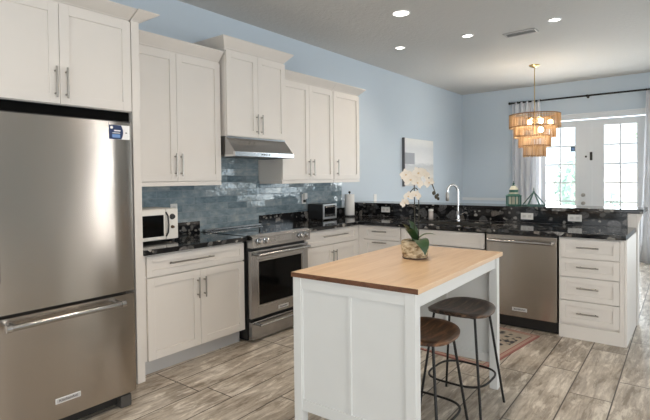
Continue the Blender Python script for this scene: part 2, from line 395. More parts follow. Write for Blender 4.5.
# faces: run 'L' faces +x (a = y), run 'P' faces -y (a = x); d = distance out of the wall plane
class Run:
    def __init__(s, kind, face): s.k = kind; s.f = face
    def p(s, a, d, z): return (s.f+d, a, z) if s.k == 'L' else (a, s.f-d, z)
    def box(s, mb, a0, a1, d0, d1, z0, z1, bev=0):
        if s.k == 'L': mb.box(s.f+d0, s.f+d1, a0, a1, z0, z1, bev)
        else: mb.box(a0, a1, s.f-d1, s.f-d0, z0, z1, bev)
    def shaker(s, a0, a1, z0, z1, fr=.058, t=.02):
        m = MB(); b = .0015
        s.box(m, a0, a0+fr, -t, 0, z0, z1, b); s.box(m, a1-fr, a1, -t, 0, z0, z1, b)
        s.box(m, a0+fr, a1-fr, -t, 0, z0, z0+fr, b); s.box(m, a0+fr, a1-fr, -t, 0, z1-fr, z1, b)
        s.box(m, a0+fr-.002, a1-fr+.002, -t, -.011, z0+fr-.002, z1-fr+.002); return m
    def slab(s, a0, a1, z0, z1, t=.02):
        m = MB(); s.box(m, a0, a1, -t, 0, z0, z1, .003); return m
    def pull(s, parent, a, z, L, vert):
        m = MB(); o = .03; r = .0062
        if vert: e0, e1 = s.p(a, o, z-L/2), s.p(a, o, z+L/2); q = [(a, z-L/2+.025), (a, z+L/2-.025)]
        else: e0, e1 = s.p(a-L/2, o, z), s.p(a+L/2, o, z); q = [(a-L/2+.025, z), (a+L/2-.025, z)]
        m.cyl(e0, e1, r, 12)
        for (aa, z_) in q: m.cyl(s.p(aa, -.001, z_), s.p(aa, o, z_), r*.9, 10)
        h = m.build('handle', CHROME, parent); return h
    def door(s, root, a0, a1, z0, z1, mat, ha=None, hz=None, L=.19, vert=True, name='door', shaker=True, fr=.058):
        d = (s.shaker(a0, a1, z0, z1, fr) if shaker else s.slab(a0, a1, z0, z1)).build(name, mat, root)
        if ha is not None: s.pull(d, ha, hz, L, vert)
        return d
    def crown(s, root, a0, a1, back, face_d, prof, mat, left=True, right=True):
        # prof: list of (out, z) from bottom to top
        m = MB(); bm = m.bm; rings = []
        for (o, z) in prof:
            l = o if left else 0; r = o if right else 0
            rings.append([bm.verts.new(s.p(a0-l, back, z)), bm.verts.new(s.p(a0-l, face_d+o, z)), bm.verts.new(s.p(a1+r, face_d+o, z)), bm.verts.new(s.p(a1+r, back, z))])
        for A, B in zip(rings, rings[1:]):
            for j in range(4): bm.faces.new((A[j], A[(j+1) % 4], B[(j+1) % 4], B[j]))
        bm.faces.new(rings[0][::-1]); bm.faces.new(rings[-1])
        return m.build('crown_moulding', mat, root)
def crownprof(z0, z1, out):
    h = z1-z0
    return [(.001, z0), (.006, z0+.003), (.008, z0+h*.10), (out*.96, z0+h*.86), (out, z0+h*.88), (out, z1)]

# ------------------------------------------------------------------ room
H = 3.015; YB = 9.085; XR = 8.6; YF = -3.2
def wallbox(name, boxes, mat):
    m = MB()
    for b in boxes: m.box(*b)
    return struct(m.build(name, mat))
m = MB(); m.box(-.15, XR+.15, YF-.15, YB+.15, -.1, 0); struct(m.build('floor', FLOOR))
m = MB(); m.box(-.15, XR+.15, YF-.15, YB+.15, H, H+.12); struct(m.build('ceiling', CEIL))
wallbox('wall_left', [(-.15, 0, YF-.15, YB+.15, 0, H)], WALL)
DX0, DXM, DX1, DZ = 1.335, 2.217, 3.10, 2.36
wallbox('wall_back', [(0, DX0, YB, YB+.15, 0, H), (DX1, 4.3, YB, YB+.15, 0, H), (DX0, DX1, YB, YB+.15, DZ, H),
   (4.3, 6.5, YB, YB+.15, 2.3, H), (6.5, XR, YB, YB+.15, 0, H)], WALL)
wallbox('wall_right', [(XR, XR+.15, YF, -1.8, 0, H), (XR, XR+.15, 2.2, 5.4, 0, H), (XR, XR+.15, -1.8, 2.2, 0, .3), (XR, XR+.15, -1.8, 2.2, 2.45, H), (XR, XR+.15, 5.75, YB+.15, 0, H), (XR, XR+.15, 5.4, 5.75, 0, .3), (XR, XR+.15, 5.4, 5.75, 2.45, H)], WALL)
wallbox('wall_rear', [(0, 1.2, YF-.15, YF, 0, H), (5.2, XR+.15, YF-.15, YF, 0, H), (1.2, 5.2, YF-.15, YF, 0, .35), (1.2, 5.2, YF-.15, YF, 2.55, H)], WALL)
# trim: door casing, chair rail, baseboards
m = MB()
m.box(DX0-.10, DX0, YB-.02, YB, 0, DZ+.005, .003); m.box(DX1, DX1+.10, YB-.02, YB, 0, DZ+.005, .003)
m.box(DX0-.12, DX1+.12, YB-.028, YB, DZ, DZ+.07, .004); m.box(DX0-.14, DX1+.14, YB-.045, YB, DZ+.07, DZ+.095, .004)
struct(m.build('trim_1', TRIM))
m = MB(); m.box(0, DX0-.105, YB-.022, YB, .955, .985, .004); m.box(0, DX0-.105, YB-.032, YB, .985, 1.005, .004); struct(m.build('trim_2', TRIM))
m = MB(); m.box(0, DX0-.105, YB-.016, YB, 0, .13, .003); struct(m.build('baseboard_back', TRIM))
m = MB(); m.box(0, .016, 5.5, YB-.02, 0, .13, .003); struct(m.build('baseboard_left', TRIM))

def french_door(n, x0, x1, g0, g1):
    m = MB(); y0, y1 = YB+.02, YB+.065; zt = DZ-.012; gz0, gz1 = .30, 2.235
    m.box(x0, g0, y0, y1, .012, zt, .002); m.box(g1, x1, y0, y1, .012, zt, .002)
    m.box(g0, g1, y0, y1, .012, gz0, .002); m.box(g0, g1, y0, y1, gz1, zt, .002)
    for (a, b_) in ((g0, g0+.018), (g1-.018, g1)): m.box(a-.012, b_+.012, y0-.008, y0, gz0-.02, gz1+.02)
    d = struct(m.build(f'door_{n}', TRIM))
    q = MB(); q.box(g0+.001, g1-.001, y0+.017, y0+.023, gz0+.001, gz1-.001); q.build('glass', GLASS, d)
    q = MB(); xm = (g0+g1)/2
    q.box(xm-.012, xm+.012, y0+.004, y0+.016, gz0, gz1)
    k = 0; z = gz1-.32
    while z > gz0+.1: q.box(g0, g1, y0+.008, y0+.016, z-.012, z+.012); z -= .3165
    q.build('muntin', TRIM, d); return d
d1 = french_door(1, DX0+.005, DXM-.002, 1.50, 2.03)
d2 = french_door(2, DXM+.002, DX1-.005, 2.405, 2.92)
m = MB(); m.box(2.175, 2.255, YB+.008, YB+.02, .012, DZ-.012, .003); struct(m.build('trim_3', TRIM))
for (z, nme) in ((1.075, 'knob'), (.935, 'knob')):
    q = MB(); q.lathe([(.03, 0), (.03, -.006), (.012, -.012), (.012, -.035), (.026, -.042), (.03, -.055), (.022, -.068), (0, -.07)], (2.125, YB+.02, z), 16, 'y'); q.build(nme, CHROME, d1)
q = MB(); q.box(2.225, 2.262, YB-.012, YB+.02, 1.66, 1.80, .006); q.box(2.15, 2.18, YB+.0, YB+.02, 1.71, 1.74, .006); q.build('security_latch', BLACKP, d2)
q = MB(); q.box(1.925, 2.005, YB+.028, YB+.036, 1.82, 1.905); s_ = q.build('sticker', plain('sticker slate blue', (.10, .17, .22), .5), d1)
q = MB(); q.lathe([(.024, 0), (.024, -.001), (0, -.001)], (1.965, YB+.0275, 1.862), 12, 'y'); q.build('emblem', LBLUE, s_)
# unseen windows by which daylight comes
def win(n, kind, a0, a1, z0, z1, at):
    m = MB(); fr = .06
    def bx(p0, p1, q0, q1):
        if kind == 'x': m.box(at+.03, at+.09, p0, p1, q0, q1)
        else: m.box(p0, p1, at[0], at[1], q0, q1)
    bx(a0, a0+fr, z0, z1); bx(a1-fr, a1, z0, z1); bx(a0+fr, a1-fr, z0, z0+fr); bx(a0+fr, a1-fr, z1-fr, z1); c = (a0+a1)/2; 
    if a1-a0 > 1: bx(c-.035, c+.035, z0+fr, z1-fr)
    return struct(m.build(f'window_{n}', TRIM))
win(1, 'x', 5.4, 5.75, .3, 2.45, XR)
win(4, 'x', -1.8, 2.2, .3, 2.45, XR); win(2, 'y', 1.2, 5.2, .35, 2.55, (YF-.09, YF-.03)); win(3, 'y', 4.3, 6.5, 0, 2.3, (YB+.03, YB+.09))  # the wide side window is added to go with the cabinet fill light

# ------------------------------------------------------------------ tile and stone on the kitchen wall
m = MB(); m.box(0, .008, 1.82, 5.035, 1.021, 1.352); m.box(0, .008, 2.776, 3.545, .9, 1.021); m.box(0, .008, 2.776, 3.548, 1.352, 1.79)
o = struct(m.build('wall_tile', TILE))

# ------------------------------------------------------------------ kitchen run along the left wall
def wall_cabinet(name, label, x, a0, a1, z0, z1, doors, prof, left, right, rail=True, mat=WHITE, back=0.0, dz0=None):
    t = thing(name, label, 'cabinet', (x/2, (a0+a1)/2, z0)); R = Run('L', x)
    m = MB(); m.box(back+.001, x-.021, a0+.001, a1-.001, z0+(.0 if not rail else .035), z1, .001); m.build('carcass', mat, t)
    if rail:
        m = MB(); m.box(.02, x-.004, a0+.001, a1-.001, z0, z0+.034, .002); m.build('light_rail', mat, t)
    zb = z0+.038 if rail else z0+.004
    for (p0, p1, ha, hz) in doors: R.door(t, p0+.0015, p1-.0015, zb, z1-.03, mat, ha, hz, .185)
    R.crown(t, a0, a1, -(x-.001-back), -.018, prof, mat, left, right)
    return t
HF = 'shaker wall cabinets of the left kitchen wall'
t = wall_cabinet('wall_cabinet', 'cream two-door wall cabinet above the microwave, between fridge panel and range hood', .355, 1.86, 2.766, 1.355, 2.455,
   [(1.862, 2.315, 2.289, 1.525), (2.315, 2.764, 2.344, 1.525)], crownprof(2.44, 2.525, .072), False, False)
t = wall_cabinet('wall_cabinet', 'tallest cream two-door wall cabinet, right above the steel range hood', .415, 2.785, 3.545, 1.79, 2.575,
   [(2.787, 3.165, 3.14, 1.915), (3.165, 3.543, 3.20, 1.915)], crownprof(2.56, 2.65, .072), True, True, rail=False)
t = wall_cabinet('wall_cabinet', 'cream two-door wall cabinet just right of the range hood', .355, 3.55, 4.415, 1.355, 2.44,
   [(3.552, 3.985, 3.965, 1.52), (3.985, 4.413, 4.035, 1.52)], crownprof(2.425, 2.505, .072), False, False)
t = wall_cabinet('wall_cabinet', 'narrow single-door cream wall cabinet at the far end, above the toaster oven', .355, 4.417, 4.952, 1.355, 2.44,
   [(4.419, 4.95, 4.475, 1.53)], crownprof(2.425, 2.505, .072), False, True)
# cabinet over the fridge and its side panel
t = wall_cabinet('fridge_cabinet', 'deep cream two-door cabinet above the refrigerator', .66, .83, 1.752, 1.865, 2.50,
   [(.832, 1.29, 1.262, 1.995), (1.29, 1.75, 1.324, 1.995)], crownprof(2.485, 2.545, .10), False, False, rail=False)
m = MB(); m.box(.60, .618, .835, 1.75, 1.775, 1.864); m.build('gap_shade_strip', DARKG, t)  # near-black strip that paints the shade in the gap above the fridge
t = thing('fridge_side_panel', 'tall narrow white panel between refrigerator and base cabinet', 'panel', (.33, 1.786, 0))
m = MB(); m.box(.001, .655, 1.757, 1.815, 0, 2.50, .002); m.build('panel', WHITE, t)
Rp = Run('L', .655); Rp.crown(t, 1.757, 1.815, -.653, 0, crownprof(2.485, 2.545, .10), WHITE, False, True)

# refrigerator
t = thing('refrigerator', 'tall stainless steel bottom-freezer refrigerator beside the left picture edge', 'refrigerator', (.45, 1.145, 0))
F0, F1 = .69, 1.60
m = MB(); m.box(.04, .82, F0+.006, F1-.006, .05, 1.752, .004); m.build('case', plain('fridge case grey', (.11, .11, .11), .5, .3), t)
def bowed(a0, a1, z0, z1, x0, x1, bow=.004, n=14):
    mm = MB(); pts = [(x0, a0, z0)]
    for i in range(n+1):
        s = i/n; e = min(s, 1-s)*(a1-a0); r = .012; k = r-math.sqrt(max(0, r*r-(r-min(e, r))**2))
        pts.append((x1-k+bow*(1-(2*s-1)**2)-bow, a0+(a1-a0)*s, z0))
    pts.append((x0, a1, z0)); mm.prism(pts, (0, 0, z1-z0)); mm.sm = True; return mm
d = bowed(F0, F1, .722, 1.757, .826, .922).build('door', STEEL, t)
m = MB(); m.box(.826, .85, F0+.002, F1-.002, 1.757, 1.772, .003); m.box(.85, .905, F1-.05, F1-.005, 1.757, 1.767, .003); m.build('hinge_cover', BLACKP, t)
m = MB(); m.cyl((0.985, .837, .90), (0.985, .837, 1.62), .014, 14)
for z in (.915, 1.60): m.tube([(.915, .837, z), (0.985, .837, z)], .016, 12)
m.build('handle', STEELH, d)
lab = MB(); lab.box(.917, .9195, F1-.15, F1-.018, 1.652, 1.738); lb = lab.build('energy_label', LWHITE, d)
m = MB(); pts = [(.9197, F1-.15, 1.653), (.9197, F1-.072, 1.653)]
for i in range(7): pts.append((.9197, F1-.072+.012*math.sin(PI*i/6), 1.653+.084*i/6))
pts += [(.9197, F1-.15, 1.737)]
m.prism(pts, (.0005, 0, 0)); m.build('navy_field', NAVY, lb)
m = MB(); m.lathe([(.009, 0), (.009, .0006), (0, .0006)], (.9203, F1-.133, 1.722), 14, 'x'); m.box(.9203, .9207, F1-.118, F1-.078, 1.700, 1.708); m.box(.9203, .9207, F1-.128, F1-.080, 1.688, 1.692)
m.build('lettering', LWHITE, lb)
m = MB(); m.box(.9203, .9206, F1-.13, F1-.08, 1.662, 1.682); m.build('blue_block', LBLUE, lb)
m = MB(); m.box(.9197, .9202, F1-.046, F1-.036, 1.690, 1.696); m.build('small_mark', BLACK, lb)
dr = bowed(F0, F1, .09, .703, .826, .922).build('freezer_drawer', STEEL, t)
m = MB(); hz = .668; m.cyl((.99, .885, hz), (.99, 1.475, hz), .0155, 16)
for a in (.90, 1.462):
    m.tube([(.905, a, hz+.008), (.955, a, hz+.004), (.99, a, hz)], [.017, .016, .0185], 12)
m.build('handle', STEELH, dr)
for a in (.88, 1.48):
    m = MB(); m.lathe([(.019, -.012), (.019, .012)], (.99, a, hz), 14, 'y'); m.build('handle_end', CHROME2, dr)
m = MB(); m.box(.915, .9235, 1.117, 1.252, .178, .208, .001); bd = m.build('badge', LWHITE, dr)
m = MB(); m.box(.9236, .9242, 1.122, 1.247, .182, .204); m.build('badge_field', plain('badge silver', (.62, .62, .62), .3, .6), bd)
text_mesh('badge_lettering', 'KitchenAid', BLACKP, bd, (.9246, 1.184, .193), (0, 1, 0), (0, 0, 1), .022)
m = MB(); m.box(.70, .86, F0+.02, F1-.02, .02, .085, .004); m.build('base_grille', BLACK, t)
m = MB(); m.box(.80, .905, F1-.10, F1-.03, .0, .075, .008); m.build('foot', plain('grey foot', (.06, .055, .05), .5), t)
m = MB(); m.box(.80, .905, F0+.03, F0+.10, .0, .075, .008); m.build('foot', MATS['grey foot'], t)

# base cabinets, left of the range
def base_cabinet(label, R, a0, a1, depth, fronts, mat, name='base_cabinet', zt=.872, toe=.075, toemat=None, side=None):
    c0 = R.p((a0+a1)/2, -depth/2, 0); t = thing(name, label, 'cabinet', c0)
    m = MB(); R.box(m, a0+.0005, a1-.0005, -depth, -.021, .115, zt, .001); m.build('carcass', mat, t)
    m = MB(); R.box(m, a0+.001, a1-.001, -depth+.02, -toe, 0, .114); m.build('toe_kick', toemat or mat, t)
    for f in fronts:
        kind, p0, p1, z0, z1, ha, hz, L = f
        if kind == 'door': R.door(t, p0, p1, z0, z1, mat, ha, hz, L, True)
        elif kind == 'drawer': R.door(t, p0, p1, z0, z1, mat, ha, hz, L, False, 'drawer', True, .045)
        elif kind == 'panel': R.door(t, p0, p1, z0, z1, mat, None, None, L, False, 'false_front', True, .045)
    return t
RL = Run('L', .63)
base_cabinet('cream base cabinet under the microwave, one wide drawer over two doors', RL, 1.832, 2.768, .615,
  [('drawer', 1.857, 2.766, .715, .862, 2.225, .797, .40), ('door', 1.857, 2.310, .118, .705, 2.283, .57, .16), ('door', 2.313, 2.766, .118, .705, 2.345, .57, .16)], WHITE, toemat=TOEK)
base_cabinet('cream base cabinet under the toaster oven, one wide drawer over two doors', RL, 3.56, 4.50, .615,
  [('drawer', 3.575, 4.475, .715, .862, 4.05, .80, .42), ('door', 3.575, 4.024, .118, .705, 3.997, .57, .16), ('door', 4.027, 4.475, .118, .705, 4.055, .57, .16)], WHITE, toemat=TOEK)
m = MB(); m.box(.608, .629, 4.478, 4.4995, .115, .871, .001); m.build('corner_stile', WHITE, bpy.data.objects['base_cabinet.001'])
# peninsula cabinets (face towards -y)
RP = Run('P', 4.51)
t = base_cabinet('narrow white drawer cabinet in the corner, left of the sink cabinet', RP, .64, 1.168, .72,
  [('drawer', .70, 1.163, .72, .862, .915, .81, .18), ('drawer', .70, 1.163, .425, .712, .915, .688, .18), ('drawer', .70, 1.163, .118, .418, .915, .39, .18)], WHITE2)
m = MB(); m.box(.61, .63, 4.502, 4.512, .115, .868); m.box(.632, .698, 4.512, 4.53, .115, .868, .001); m.build('corner_filler', WHITE2, t)
base_cabinet('white sink cabinet behind the island, wide false front over two doors', RP, 1.17, 2.088, .72,
  [('panel', 1.178, 2.075, .712, .862, None, None, 0), ('door', 1.178, 1.625, .118, .703, 1.60, .58, .16), ('door', 1.628, 2.075, .118, .703, 1.655, .58, .16)], WHITE2, zt=.69)
t = base_cabinet('white four-drawer cabinet at the open end of the peninsula, right of the dishwasher', RP, 2.722, 3.212, .72,
  [('drawer', 2.73, 3.178, .70, .862, 2.95, .792, .165), ('drawer', 2.73, 3.178, .538, .692, 2.95, .625, .165), ('drawer', 2.73, 3.178, .335, .530, 2.95, .445, .165), ('drawer', 2.73, 3.178, .138, .327, 2.95, .23, .165)], WHITE2, toe=.012)
m = MB(); m.box(3.18, 3.2115, 4.511, 4.53, .115, .872, .001); m.build('end_stile', WHITE2, t)
m = MB(); m.box(3.2125, 3.228, 4.525, 5.232, 0, .875, .001); m.build('end_panel', WHITE2, t)
# half wall behind with its end post
m = MB(); m.box(.001, 3.155, 5.272, 5.40, 0, 1.044); o = struct(m.build('wall_half', WHITE2))
t = thing('bar_end_post', 'white post and bracket carrying the bar end', 'post', (3.2, 5.32, 0))
m = MB(); m.box(3.158, 3.238, 5.249, 5.40, 0, 1.044, .002); m.build('post', WHITE2, t)
m = MB(); pts = []
for i in range(9):
    a = PI/2*i/8; pts.append((3.238+.045*(1-math.sin(a))*0+.04*(1-math.cos(a)), 5.26, .90+.14*math.sin(a)))
pts = [(3.2385, 5.26, .90)]+[(3.2385+.04*(i/8)**2, 5.26, .90+.144*i/8) for i in range(1, 9)]+[(3.2385, 5.26, 1.044)]
m.prism(pts, (0, .11, 0)); m.build('bracket', WHITE2, t)

# countertops
t = thing('countertop', 'black granite countertop under the microwave', 'countertop', (.33, 2.3, .876))
m = MB(); m.box(.001, .66, 1.822, 2.776, .876, .914, .004); m.build('slab', GRAN, t)
m = MB(); m.box(.001, .022, 1.822, 2.776, .9145, 1.02, .002); tag(m.build('granite_upstand', GRAN), 'low black granite strip behind the microwave', 'upstand')
t = thing('countertop', 'long L-shaped black granite countertop round the corner and sink', 'countertop', (1.5, 4.8, .876))
m = MB(); SX0, SX1, SY0, SY1 = 1.27, 1.95, 4.63, 5.03
m.box(.001, .66, 3.548, 4.478, .876, .914, .004)
m.box(.001, SX0, 4.478, 5.247, .876, .914, .004); m.box(SX1, 3.226, 4.478, 5.247, .876, .914, .004)
m.box(SX0-.001, SX1+.001, 4.478, SY0, .876, .914, .004); m.box(SX0-.001, SX1+.001, SY1, 5.247, .876, .914, .004)
m.build('slab', GRAN, t)
m = MB(); m.box(.001, .022, 3.548, 5.247, .9145, 1.02, .002); tag(m.build('granite_upstand', GRAN), 'low black granite strip behind the toaster oven', 'upstand')
m = MB(); m.box(.0225, 3.155, 5.249, 5.271, .9145, 1.0435, .001); tag(m.build('granite_upstand', GRAN), 'long black pebbled granite upstand below the bar ledge', 'upstand')
t = thing('sink', 'sunken steel sink in the peninsula counter, in front of the faucet', 'sink', (1.6, 4.83, .68))
m = MB(); m.box(SX0+.002, SX1-.002, SY0+.002, SY0+.006, .70, .906); m.box(SX0+.002, SX1-.002, SY1-.006, SY1-.002, .70, .906)
m.box(SX0+.002, SX0+.006, SY0+.006, SY1-.006, .70, .906); m.box(SX1-.006, SX1-.002, SY0+.006, SY1-.006, .70, .906); m.box(SX0+.002, SX1-.002, SY0+.002, SY1-.002, .695, .70)
m.build('basin', plain('dark sink steel', (.25, .24, .22), .35, 1), t)
m = MB(); m.lathe([(.04, 0), (.045, .003), (.02, .004), (0, .002)], (1.6, 4.85, .7), 16); m.build('drain', CHROME2, t)
t = thing('bar_counter', 'raised black granite bar ledge along the peninsula', 'bar counter', (1.6, 5.45, 1.045))
m = MB(); m.box(.001, 3.285, 5.222, 5.66, 1.045, 1.083, .006); m.build('slab', GRAN, t)

# range hood
t = thing('range_hood', 'slim stainless steel range hood under the tallest cabinet', 'range hood', (.25, 3.165, 1.61))
a0, a1 = 2.787, 3.543
m = MB(); m.prism([(.01, a0, 1.789), (.40, a0, 1.789), (.40, a0, 1.775), (.512, a0, 1.648), (.512, a0, 1.625), (.01, a0, 1.625)], (0, a1-a0, 0)); m.build('canopy', STEELH, t)
m = MB(); m.box(.49, .518, a0-.002, a1+.002, 1.606, 1.650, .003); m.box(.012, .49, a0-.0015, a0+.01, 1.606, 1.6245); m.box(.012, .49, a1-.01, a1+.0015, 1.606, 1.6245); m.build('lip', plain('polished steel lip', (.72, .72, .72), .2, 1), t)
for k in range(4):
    m = MB(); m.lathe([(.007, 0), (.007, .004), (0, .0045)], (.518, 3.11+k*.03, 1.628), 10, 'x'); m.build('button', BLACKP, t)
for a in (2.99, 3.36):
    m = MB(); m.box(.06, .46, a-.17, a+.17, 1.616, 1.6245); m.build('filter', plain('hood filter %d' % (a*100), (.25, .25, .25), .4, 1), t)

# range
t = thing('range', 'stainless steel slide-in range with black oven window under the hood', 'range', (.36, 3.165, 0))
a0, a1 = 2.787, 3.543; R = Run('L', .69)
m = MB(); m.box(.03, .64, a0, a1, .03, .905, .003); m.build('body', BLACK, t)
m = MB(); m.box(.062, .64, a0+.001, a1-.001, .906, .918, .003); m.build('cooktop', BGLASS, t)
for (x, y, r) in ((.22, 2.98, .08), (.22, 3.36, .095), (.47, 2.98, .105), (.47, 3.36, .085)):
    m = MB(); m.tube([(x+r*math.cos(2*PI*q/40), y+r*math.sin(2*PI*q/40), .9183) for q in range(40)], .0009, 6, closed=True); m.build('burner_ring', plain('burner print %d' % (x*1000+y*100), (.05, .05, .05), .3), t)
m = MB(); m.box(.012, .06, a0+.02, a1+.03-.03, .919, .938, .004); m.box(.012, .06, a0+.001, a1-.001, .9055, .919); m.build('rear_trim', STEELH, t)
m = MB(); m.prism([(.641, a0, .925), (.685, a0, .925), (.715, a0, .905), (.715, a0, .815), (.641, a0, .815)], (0, a1-a0, 0)); cp = m.build('control_panel', STEELH, t)
for a in (2.86, 2.94, 3.40, 3.475):
    m = MB(); m.lathe([(.028, 0), (.028, .004), (.021, .006), (.019, .034), (.014, .038), (0, .038)], (.715, a, .866), 20, 'x'); k = m.build('knob', CHROME2, cp)
    m = MB(); m.lathe([(.030, 0), (.030, .003), (0, .003)], (.7152, a, .866), 20, 'x'); m.build('knob_skirt', BLACKP, cp)
m = MB(); m.box(.7145, .7165, 3.06, 3.28, .845, .895, .001); m.build('display', plain('display steel', (.5, .5, .5), .15, 1), cp)
m = MB(); fr = .085; z0, z1 = .205, .785
m.box(.65, .69, a0+.004, a0+fr, z0, z1, .003); m.box(.65, .69, a1-fr, a1-.004, z0, z1, .003); m.box(.65, .69, a0+fr, a1-fr, z0, .297, .002); m.box(.65, .69, a0+fr, a1-fr, .70, z1, .002)
d = m.build('oven_door', STEELH, t)
m = MB(); m.box(.655, .684, a0+fr, a1-fr, .297, .70); m.build('window', OGLASS, d)
m = MB(); m.box(.684, .687, a0+fr, a0+fr+.012, .297, .70); m.box(.684, .687, a1-fr-.012, a1-fr, .297, .70); m.box(.684, .687, a0+fr+.012, a1-fr-.012, .297, .309); m.box(.684, .687, a0+fr+.012, a1-fr-.012, .688, .70); m.build('window_edge', CHROME, d)
def bar_handle(parent, z, y0, y1, x0, out, r=.013):
    m = MB(); m.cyl((x0+out, y0, z), (x0+out, y1, z), r, 14)
    for y in (y0+.02, y1-.02): m.tube([(x0-.002, y, z), (x0+out, y, z)], r*1.15, 12)
    return m.build('handle', STEELH, parent)
bar_handle(d, .752, a0+.05, a1-.03, .69, .05)
m = MB(); m.box(.69, .692, 3.118, 3.25, .229, .258, .0005); bd = m.build('badge', LWHITE, d)
m = MB(); m.box(.692, .6925, 3.122, 3.246, .232, .255); m.build('badge_field', MATS['badge silver'], bd)
text_mesh('badge_lettering', 'KitchenAid', BLACKP, bd, (.6928, 3.184, .2435), (0, 1, 0), (0, 0, 1), .021)
m = MB(); m.box(.65, .69, a0+.004, a1-.004, .02, .175, .003); d = m.build('warming_drawer', STEELH, t)
bar_handle(d, .145, a0+.06, a1-.04, .69, .045, .011)
m = MB(); m.box(.10, .60, a0+.03, a1-.03, 0, .03); m.build('base', BLACK, t)

# dishwasher
t = thing('dishwasher', 'stainless steel dishwasher in the peninsula, behind the island', 'dishwasher', (2.405, 4.8, 0))
m = MB(); m.box(2.101, 2.709, 4.54, 5.1, .02, .868); m.build('tub', BLACK, t)
m = MB(); m.box(2.098, 2.713, 4.492, 4.535, .118, .862, .004); d = m.build('door', STEEL, t)
m = MB(); m.box(2.10, 2.71, 4.498, 4.538, .863, .875, .001); m.build('control_strip', BLACKP, t)
m = MB(); hz = .808; m.cyl((2.125, 4.442, hz), (2.685, 4.442, hz), .0125, 14)
for a in (2.14, 2.67): m.tube([(a, 4.494, hz), (a, 4.442, hz)], [.013, .0145], 12)
m.build('handle', STEELH, d)
m = MB(); m.box(2.335, 2.465, 4.489, 4.4915, .172, .203, .0005); bd = m.build('badge', LWHITE, d)
m = MB(); m.box(2.339, 2.461, 4.4884, 4.4889, .175, .200); m.build('badge_field', MATS['badge silver'], bd)
text_mesh('badge_lettering', 'KitchenAid', BLACKP, bd, (2.40, 4.4880, .1875), (1, 0, 0), (0, 0, 1), .021)
m = MB(); m.box(2.10, 2.71, 4.575, 4.60, .0, .112); m.build('kick_plate', BLACK, t)

# ------------------------------------------------------------------ island
IR = math.radians(1.871); IO = Vector((1.97, 1.891, 0))
IX = Matrix.Translation(IO) @ Matrix.Rotation(IR, 4, 'Z')
t = thing('kitchen_island', 'white panelled kitchen island with butcher block top in the kitchen centre', 'kitchen island', IO)
t.rotation_euler = (0, 0, IR)
ORG[t.name] = Vector((0, 0, 0))      # parts are given in the island's own axes
w, l = .739, 1.288; zt = .902; th = .026
m = MB(); m.box(0, w, 0, l, zt-th, zt, .002); top = m.build('top', BUTCH, t)
m = MB(); m.box(.0005, w-.0005, -.0025, .002, zt-th+.001, zt-.001); m.build('end_grain_edge', ENDGR, top)
i0 = .018; i1 = .006; lg = .052
for (x, y) in ((i1, i1), (w-i0-lg, i1), (i1, l-i0-lg), (w-i0-lg, l-i0-lg)):
    m = MB(); m.box(x, x+lg, y, y+lg, 0, zt-th, .002); m.build('leg', ISLP, t)
def end_panel(y0, sgn):
    m = MB(); x0, x1 = i1+lg, w-i0-lg; ya, yb = y0, y0+.03
    m.box(x0, x1, ya, yb, .165, .225, .001); m.box(x0, x1, ya, yb, zt-th-.062, zt-th, .001)
    c = (x0+x1)/2+.0; m.box(c-.007, c+.007, ya, yb, .225, zt-th-.062, .001)
    m.box(x0, x0+.028*0+.006, ya, yb, .225, zt-th-.062)
    m.box(x0, x1, ya+.009, yb-.004, .22, zt-th-.06); return m.build('end_panel', ISLP, t)
end_panel(i1+.004, 1); end_panel(l-i0-.034, -1)
m = MB(); m.box(i1+.006, i1+.03, i1+lg, l-i0-lg, .165, zt-th, .001); m.build('side_panel', ISLP, t)
m = MB(); m.box(w-i0-.038, w-i0-.012, i0+lg, l-i0-lg, zt-th-.075, zt-th, .001); m.build('apron', ISLP, t)
# ------------------------------------------------------------------ stools
def stool_seat_mesh(mat, parent, c, zs):
    m = MB(); bm = m.bm; nr, na = 10, 48; rx, ry = .185, .205; rings_t, rings_b = [], []
    def P(r, a, top):
        ca, sa = math.cos(a), math.sin(a); e = 2/2.6
        x = rx*r*math.copysign(abs(ca)**e, ca); y = ry*r*math.copysign(abs(sa)**e, sa)
        dish = .020*(abs(y)/ry)**2.2 - .004*(x/rx)**2
        if top: z = zs-.020+dish-(.012 if r > .985 else 0)*0 - .006*max(0, r-.9)/.1
        else: z = zs-.020+dish*.6-.034+.016*max(0, r-.55)/.45
        return (c[0]+x, c[1]+y, z)
    for i in range(1, nr+1): rings_t.append([bm.verts.new(P(i/nr, 2*PI*j/na, True)) for j in range(na)])
    for i in range(1, nr+1): rings_b.append([bm.verts.new(P(i/nr*.985, 2*PI*j/na, False)) for j in range(na)])
    for R_, fl in ((rings_t, 1), (rings_b, 0)):
        ct = bm.verts.new(P(0, 0, bool(fl)))
        for j in range(na): bm.faces.new((ct, R_[0][j], R_[0][(j+1) % na]))
        for A, B in zip(R_, R_[1:]):
            for j in range(na): bm.faces.new((A[j], B[j], B[(j+1) % na], A[(j+1) % na]))
    for j in range(na): bm.faces.new((rings_t[-1][j], rings_b[-1][j], rings_b[-1][(j+1) % na], rings_t[-1][(j+1) % na]))
    m.sm = True; return m.build('seat', mat, parent)
